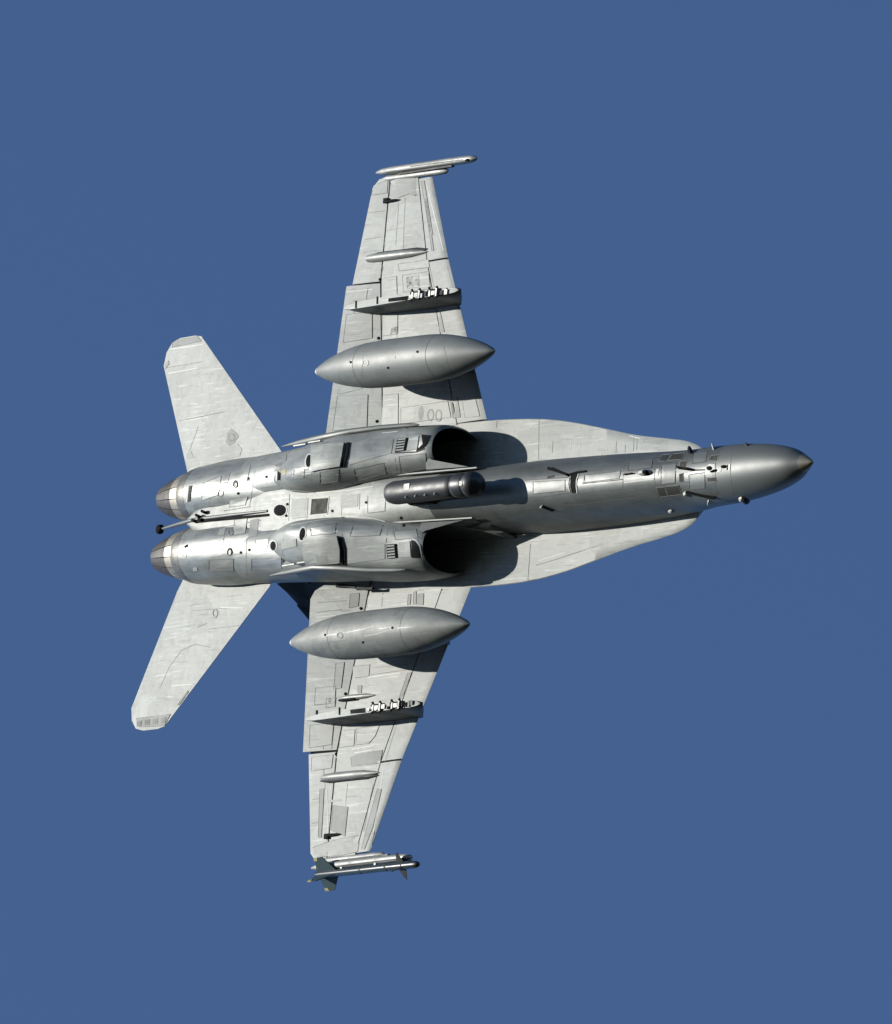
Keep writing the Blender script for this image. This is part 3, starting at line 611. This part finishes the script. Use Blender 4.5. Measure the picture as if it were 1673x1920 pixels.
patch('vent', [(1027, 893), (1040, 891), (1039, 895), (1027, 897)], 'dark', .006, rings_=2)
dome('lamp_dome', (1210, 886.5), 13, 6.2, .09, 'white', -6); dome('lamp_lens', (1213.5, 886.5), 8, 5.6, .10, 'black', -6); standing('dome_fin', (1172, 890), (1188, 888), .05, .03, 'dark', .8)
patch('bright_patch', [(1231, 880), (1236, 879), (1235, 893), (1231, 894)], 'white', .006, rings_=2)
standing('blade_antenna', (1273, 878), (1302, 882), .12, .035, 'black', .7); seam('antenna_wire', [(1300, 882), (1322, 881)], 'dark', .02, .02)
patch('antenna_base', oval(1283, 882, 16, 5), 'belly', .006); 
patch('probe_plate', [(1318, 884), (1330, 870), (1341, 871), (1342, 888), (1320, 891)], 'pale', .006, rings_=3)
dome('probe_cap', (1331, 878), 6, 4.5, .05, 'black'); standing('blade_antenna', (1334, 885), (1345, 881), .05, .03, 'black'); dome('probe_cap', (1358, 875), 5.5, 3.2, .06, 'black', -10); patch('bright_patch', [(1346, 879), (1354, 877), (1352, 884), (1345, 885)], 'white', .006, rings_=2)
seam('bright_bar', [(1369, 871), (1368, 882)], 'white', .035, .01); seam('bright_bar', [(1364.5, 872), (1364, 881)], 'dark', .02, .01)
dome('sensor_base', (1287, 925.5), 6, 4.5, .06, 'white'); standing('pitot_probe', (1288, 921), (1343, 931.5), .06, .03, 'black', .95)
dome('sensor_base', (1259, 958.5), 6.5, 2.6, .05, 'white'); dome('sensor_base', (1391, 935), 6, 3, .07, 'white'); dome('sensor_base', (1399, 939), 8, 2.6, .07, 'dark')
dome('sensor_base', (1329, 942), 2.2, 4.5, .06, 'white'); dome('sensor_base', (1294, 844.5), 4.5, 4.5, .08, 'black'); dome('sensor_base', (1338, 840), 2.2, 3, .10, 'white'); dome('sensor_base', (1400, 834.5), 5, 2, .05, 'dark')
# --- leading-edge extensions ---
for pts in ([(1011, 787), (1010, 862)], [(1189, 818), (1188, 853)], [(1195, 818), (1194, 852)], [(932, 790), (931, 802)], [(995, 1020), (990, 1088)], [(1005, 1060), (1045, 1048), (1130, 1020)]): seam('panel_seam', pts, 'line', .014)
for pts in ([(1200, 822), (1180, 817)], [(1010, 1052), (1060, 1036)]): seam('worn_edge', pts, 'pale', .014)
for x in range(1020, 1180, 17): seam('scuff', [(x, 838+rng.uniform(-12, 8)), (x-1, 846+rng.uniform(-8, 12))], rng.choice(['pale', 'line']), .010)

# --- wings ---
def fairing(name, y, x0, x1, z, r, m, s, blunt=False):
    pr = [(0, .03), (.1, .45), (.28, .9), (.45, 1), (.75, 1), (.92, .75 if not blunt else 1), (1, .05 if not blunt else .8)]
    return MB().loft([sring(x0+(x1-x0)*t, s*y, z, r*k+.001, r*k+.001, r*k+.001, 2, 2, 14) for t, k in pr]).build(name, m, wings[s], 50)
for s in (1, -1):
    fairing('fold_fairing', 4.37, -1.98, -3.55, .035, .075, 'rail', s, s == -1)
    MB().loft([sring(x, s*4.415, .05, r, r, r, 2, 2, 10) for x, r in ((-2.0, .01), (-2.3, .05), (-3.3, .05), (-3.55, .01))]).build('fairing_seal', 'dark', wings[s])
    fairing('hinge_fairing', 5.33, -2.93, -3.40, .11, .027, 'black', s); MB().box((-3.32, s*5.345, .105), (.12, .09, .03)).build('hinge_bracket', 'black', wings[s], bevel=.01)
fairing('hinge_fairing', 3.06, -2.25, -3.18, .01, .045, 'rail', 1); MB().box((-2.95, 3.10, -.02), (.42, .035, .05)).build('hinge_bracket', 'black', wings[1], bevel=.01)
for q in ((713, 524), (710, 634), (707, 790), (632, 1414), (648, 1301), (677, 1141)): dome('hinge_knuckle', q, 3.4, 3.4, .03, 'black')
PAN = [ # outline, paint
 ([(733, 336), (784, 333), (788, 362), (779, 367), (768, 363), (757, 367), (748, 371), (731, 367)], 'slat'), ([(701, 348), (728, 337), (726, 362), (697, 366)], 'slat'),
 ([(790, 340), (796, 339), (812, 440), (806, 441), (800, 400)], 'patch'), ([(797, 372), (800, 371), (814, 470), (810, 470)], 'patch'),
 ([(747, 495), (804, 487), (806, 501), (749, 508)], 'wing'), ([(722, 521), (744, 518), (745, 556), (719, 560)], 'wing'), ([(755, 516), (804, 509), (807, 541), (757, 548)], 'wing'), ([(763, 520), (786, 517), (787, 538), (764, 541)], 'slat'),
 ([(718, 590), (746, 587), (746, 626), (717, 630)], 'wing'), ([(818, 586), (826, 585), (834, 622), (825, 623)], 'patch'), ([(735, 616), (746, 612), (744, 626), (733, 628)], 'patch'),
 ([(717, 742), (747, 738), (747, 804), (716, 807)], 'wing'), ([(752, 765), (840, 752), (846, 782), (752, 795)], 'wing'), ([(845, 748), (858, 745), (864, 782), (850, 784)], 'patch'), ([(868, 752), (892, 748), (900, 780), (872, 783)], 'slat'),
 ([(650, 590), (698, 584), (698, 634), (644, 642)], 'wing'), ([(633, 742), (690, 740), (688, 800), (624, 808)], 'wing'),
 ([(658, 1420), (668, 1416), (690, 1411), (718, 1407), (713, 1431), (660, 1437)], 'patch'), ([(625, 1510), (653, 1513), (647, 1568), (621, 1557)], 'patch'),
 ([(590, 1588), (612, 1580), (640, 1572), (676, 1566), (671, 1597), (640, 1604), (587, 1608)], 'slat'), ([(766, 1115), (771, 1114), (770, 1133), (764, 1134)], 'patch'), ([(776, 1110), (781, 1109), (781, 1133), (775, 1133)], 'patch'), ([(784, 1114), (795, 1113), (794, 1134), (784, 1134)], 'patch'),
 ([(657, 1114), (674, 1112), (672, 1136), (655, 1140)], 'patch'), ([(716, 1480), (708, 1479), (686, 1560), (678, 1592), (684, 1592), (700, 1550)], 'patch'), ([(630, 1244), (646, 1242), (640, 1290), (626, 1292)], 'slat'), ([(662, 1250), (694, 1246), (692, 1268), (660, 1272)], 'slat'), ([(672, 1286), (679, 1285), (678, 1299), (671, 1299)], 'patch'),
 ([(640, 1370), (666, 1368), (664, 1398), (636, 1402)], 'wing'), ([(670, 1366), (712, 1360), (704, 1380), (692, 1394), (668, 1397)], 'wing'), ([(765, 1262), (772, 1261), (756, 1310), (748, 1311)], 'patch'), ([(612, 1310), (630, 1308), (628, 1325), (612, 1327)], 'wing'),
 ([(592, 1290), (630, 1286), (628, 1318), (590, 1322)], 'wing'), ([(582, 1360), (626, 1355), (622, 1396), (580, 1402)], 'wing'), ([(600, 1480), (608, 1479), (603, 1570), (597, 1570)], 'patch'), ([(585, 1420), (625, 1415), (622, 1440), (584, 1446)], 'wing'),
 # tailplanes
 ([(256, 1347), (320, 1339), (309, 1360), (292, 1362), (262, 1363)], 'patch'), ([(324, 643), (332, 637), (371, 631), (378, 640), (323, 651)], 'patch'),
]
for pl_, m in PAN: patch('access_panel', pl_, m, .005, .003, 3, 8); loop('panel_gap', pl_, 'line', .007)
for q in ((262, 1356), (277, 1354), (292, 1352), (307, 1350)): patch('light_tile', [(q[0]-5, q[1]-4), (q[0]+5, q[1]-5), (q[0]+4, q[1]+5), (q[0]-5, q[1]+6)], 'line', .009, rings_=2)
for pts in ([(748, 380), (742, 460)], [(760, 372), (756, 470)], [(813, 485), (838, 482)], [(804, 490), (818, 560)], [(713, 526), (719, 500)], [(688, 480), (742, 473)], [(684, 400), (722, 395)], [(676, 450), (716, 444)], [(682, 590), (690, 540)], [(640, 600), (680, 590)], [(634, 740), (680, 728)], [(746, 590), (744, 640)],
            [(820, 590), (850, 730)], [(716, 760), (748, 757)], [(752, 770), (840, 758)], [(684, 630), (676, 730)], [(666, 560), (660, 640)],
            [(775, 1256), (722, 1430)], [(655, 1200), (600, 1206)], [(596, 1130), (650, 1126)], [(594, 1148), (640, 1143)], [(690, 1115), (688, 1140)], [(718, 1112), (716, 1138)], [(666, 1370), (662, 1400)], [(612, 1365), (606, 1405)], [(700, 1252), (770, 1245)], [(690, 1266), (762, 1256)], [(605, 1420), (610, 1480)], [(652, 1468), (648, 1512)], [(585, 1500), (606, 1495)], [(584, 1545), (602, 1540)], [(586, 1590), (606, 1583)], [(700, 1470), (682, 1560)], [(632, 1300), (622, 1405)],
            [(390, 1180), (470, 1170)], [(310, 690), (380, 678)], [(335, 790), (420, 772)], [(350, 860), (372, 800)], [(360, 1145), (430, 1140)]):
    seam('panel_seam', pts, 'line', .010)
for pts in ([(414, 1139), (456, 1140)], [(322, 1286), (362, 1283)], [(268, 1361), (308, 1358)], [(345, 1304), (390, 1302)], [(312, 656), (384, 645)], [(316, 700), (370, 690)], [(340, 790), (390, 782)], [(716, 812), (746, 809)], [(613, 1480), (616, 1570)], [(726, 400), (722, 460)], [(646, 548), (700, 542)], [(660, 1405), (702, 1398)], [(665, 1412), (700, 1406)], [(838, 500), (850, 545)], [(800, 345), (832, 470)], [(720, 1440), (696, 1590)], [(690, 1270), (750, 1262)], [(760, 768), (800, 763)], [(594, 1158), (630, 1154)], [(583, 1440), (610, 1434)]):
    seam('worn_edge', pts, 'pale', .016)
# faint numerals and badges
patch('faded_numeral', oval(790, 775, 5, 14, 4), 'patch', .006); loop('faded_numeral', oval(808, 778, 5.5, 10, 4), 'patch', .03); loop('faded_numeral', oval(823, 779, 5.5, 10, 4), 'patch', .03); loop('ring_mark', oval(760, 800, 5, 4), 'line', .014); loop('ring_mark', oval(769, 798, 5, 4), 'line', .014)
loop('faded_numeral', oval(404, 1150, 4.5, 7), 'patch', .02); seam('faded_numeral', [(395, 1158), (406, 1160), (408, 1148)], 'patch', .016); seam('faded_numeral', [(370, 1176), (388, 1169)], 'line', .016)
patch('faded_badge', [(424, 830), (426, 812), (434, 804), (444, 812), (448, 818), (440, 830), (430, 836)], 'patch', .005, rings_=2); patch('faded_badge', [(413, 838), (432, 836), (446, 832), (454, 842), (450, 855), (430, 860), (412, 862)], 'slat', .005, rings_=2); loop('faded_badge', oval(435, 820, 6, 7), 'line', .02)
patch('faded_badge', [(350, 850), (358, 846), (364, 858), (353, 862)], 'slat', .005, rings_=2)
# P-shaped arc on the tailplane
seam('panel_seam', [(300, 1290), (318, 1250), (340, 1220), (366, 1208), (394, 1214)], 'line', .012)
patch('tail_light', [(352, 1295), (354, 1297), (336, 1322), (332, 1322)], 'patch', .008, rings_=2); patch('tail_light', [(309, 686), (316, 676), (318, 682), (311, 692)], 'patch', .008, rings_=2)
# --- bomb racks under the outboard pylons ---
for s, bay, br, strips in ((1, [(657.5, 1331), (685, 1327.5), (685.5, 1336.5), (658, 1338.5)], [(709, 1327.5), (744.5, 1323)], [(594, 1339), (637, 1333.5), (758, 1322)]),
                           (-1, [(729, 559.5), (767, 554.5), (767, 562), (729, 566)], [(783, 553.5), (815, 549.5)], [(668, 571), (708, 563), (838, 547)])):
    patch('rack_bay', bay, 'black', .008)
    for x in strips: 
        patch('rack_gap', [(x[0]-1.2, x[1]-7), (x[0]+1.4, x[1]-7.2), (x[0]+1.2, x[1]+7), (x[0]-1.4, x[1]+7)], 'black', .008, rings_=2, dens=3)
    for cx, cy in br:
        patch('rack_bay', [(cx-13, cy-6), (cx+13, cy-9), (cx+13, cy+5.5), (cx-13, cy+8.5)], 'black', .008)
        p, n, o = hit(cx, cy)
        if p is None: continue
        for dx, dy in ((.10, 0), (-.10, 0)):
            mb = MB().box(p+n*.02+Vector((dx, dy, -dx*.11)), (.035, .13, .05)); finish(mb, 'sway_brace', 'white', o)
        mb = MB().box(p+n*.015, (.10, .07, .05)); finish(mb, 'ejector_foot', 'white', o)
        for dy in (.10, -.10):
            mb = MB().tube([p+n*.02+Vector((.10, dy*.6, 0)), p+n*.05+Vector((.10, dy, 0))], .02, 8); finish(mb, 'brace_pad', 'dark', o)
            mb = MB().tube([p+n*.02+Vector((-.10, dy*.6, 0)), p+n*.05+Vector((-.10, dy, 0))], .02, 8); finish(mb, 'brace_pad', 'dark', o)
# --- tanks ---
for q in ((658, 679), (728, 689.5), (783, 659.5), (610, 1190.5), (681, 1204.5), (736, 1177)): patch('tank_plug', oval(*q, 2.3, 2.3), 'black', .004, rings_=2, dens=2)
loop('filler_ring', oval(686, 680, 5.5, 5), 'pale', .016); loop('filler_ring', oval(638, 1191.5, 5, 5), 'patch', .016)
for pts in ([(741, 672), (742, 668)], [(653, 682), (656, 674)], [(700, 708), (712, 706)]): seam('tank_seam', pts, 'line', .012)
for pts in ([(608, 1192), (632, 1189)], [(640, 1188), (680, 1180), (694, 1176), (702, 1174)], [(684, 1193), (706, 1189), (735, 1180)], [(710, 1179), (736, 1176)], [(745, 1178), (775, 1175)]): seam('scuff_streak', pts, 'scuff', .02)
for s in (1, -1):
    for xx in (-1.35, -3.25):
        r = float(pchip([-a for a, b in TK][::-1], [b for a, b in TK][::-1], xx))+.0015
        MB().loft([sring(xx+d, 0, 0, r, r, r, 2, 2, 40) for d in (.006, -.006)], caps=False).build('tank_joint', 'seam', tanks[s][1])
# --- hatches on the belly, nacelles and forward fuselage ---
HAT = [('bayA', [(492, 863), (538, 853), (534, 880), (487, 890)]), ('bayA', [(432, 886), (470, 873), (463, 903), (426, 914)]), ('bay', [(382, 906), (415, 893), (410, 928), (378, 939)]),
 ('bayA', [(392, 1050), (438, 1048), (438, 1070), (392, 1071)]), ('bay', [(472, 1048), (528, 1046), (528, 1066), (472, 1069)]), ('bayA', [(480, 1012), (503, 1010), (501, 1031), (478, 1033)]), ('bayA', [(398, 1018), (420, 1012), (418, 1030), (396, 1034)]),
 ('belly', [(432, 936), (465, 931), (460, 947), (430, 951)]), ('belly', [(440, 975), (464, 971), (460, 1000), (438, 1004)]), ('belly', [(548, 972), (578, 969), (570, 978), (548, 984)]), ('belly', [(690, 930), (724, 926), (722, 958), (690, 962)]),
 ('bodyA', [(664, 880), (720, 868), (724, 888), (668, 902)]), ('body', [(748, 856), (798, 850), (800, 878), (752, 888)]), ('bodyA', [(600, 885), (636, 880), (634, 902), (600, 908)]), ('bodyA', [(552, 878), (572, 875), (570, 896), (550, 898)]),
 ('bodyA', [(662, 985), (718, 985), (712, 1004), (656, 1006)]), ('bodyA', [(738, 996), (780, 992), (784, 1008), (742, 1012)]), ('bodyA', [(582, 990), (630, 982), (628, 1000), (584, 1004)]),
 ('fwdA', [(1097, 891), (1164, 883), (1162, 897), (1095, 905)]), ('fwdA', [(1000, 904), (1060, 900), (1060, 920), (1000, 926)]),  ('fwdA', [(1180, 866), (1224, 861), (1222, 877), (1178, 883)]), ('fwdA', [(1292, 890), (1322, 886), (1322, 915), (1294, 918)]), ('fwdA', [(1240, 872), (1268, 869), (1266, 905), (1240, 908)]), ('fwdA', [(1300, 850), (1326, 847), (1324, 866), (1299, 869)])]
for m, pl_ in HAT: patch('hatch', pl_, m, .004, .003, 3, 8); loop('hatch_gap', pl_, 'seam' if m == 'fwdA' else 'line', .010)
# --- launcher slots and rack clutter ---
for pts in ([(725, 323), (790, 315), (858, 305)], [(770, 312), (868, 299)], [(640, 1623), (690, 1617), (742, 1611)]): seam('rail_slot', pts, 'seam', .014, .004)
dome('rail_catch', (876, 300), 5, 2.6, .03, 'black', -10)
for s, x0, x1, f in ((1, 690, 772, lambda x: 1330.5-(x-690)*.135), (-1, 768, 842, lambda x: 556.5-(x-768)*.135)):
    x = x0
    while x < x1:
        wpx = rng.uniform(2.5, 7); p, n, o = hit(x+wpx/2, f(x)+rng.uniform(-2, 2))
        if p is not None and n.z < -.8:
            mb = MB().box(p+n*.008, (wpx/72*.9, rng.uniform(.04, .11), rng.uniform(.02, .05))); finish(mb, 'rack_fitting', rng.choice(['dark', 'white', 'black', 'line', 'pale']), o)
        x += wpx+rng.uniform(1, 4)
# grime trails behind hinges and drains
for q, ln in (((713, 529), 38), ((710, 640), 30), ((690, 560), 30), ((632, 1420), 34), ((648, 1306), 40), ((677, 1146), 0), ((705, 470), 26), ((640, 1500), 30), ((620, 1390), 26), ((690, 780), 40), ((660, 1160), 0), ((470, 900), 50), ((455, 1038), 60), ((540, 1024), 30), ((580, 880), 30), ((400, 700), 40), ((380, 1170), 40), ((350, 1240), 30)):
    if ln: seam('grime_trail', [(q[0], q[1]), (q[0]-ln*.5, q[1]+ln*.055), (q[0]-ln, q[1]+ln*.12)], 'slat', rng.uniform(.02, .045), .0015)
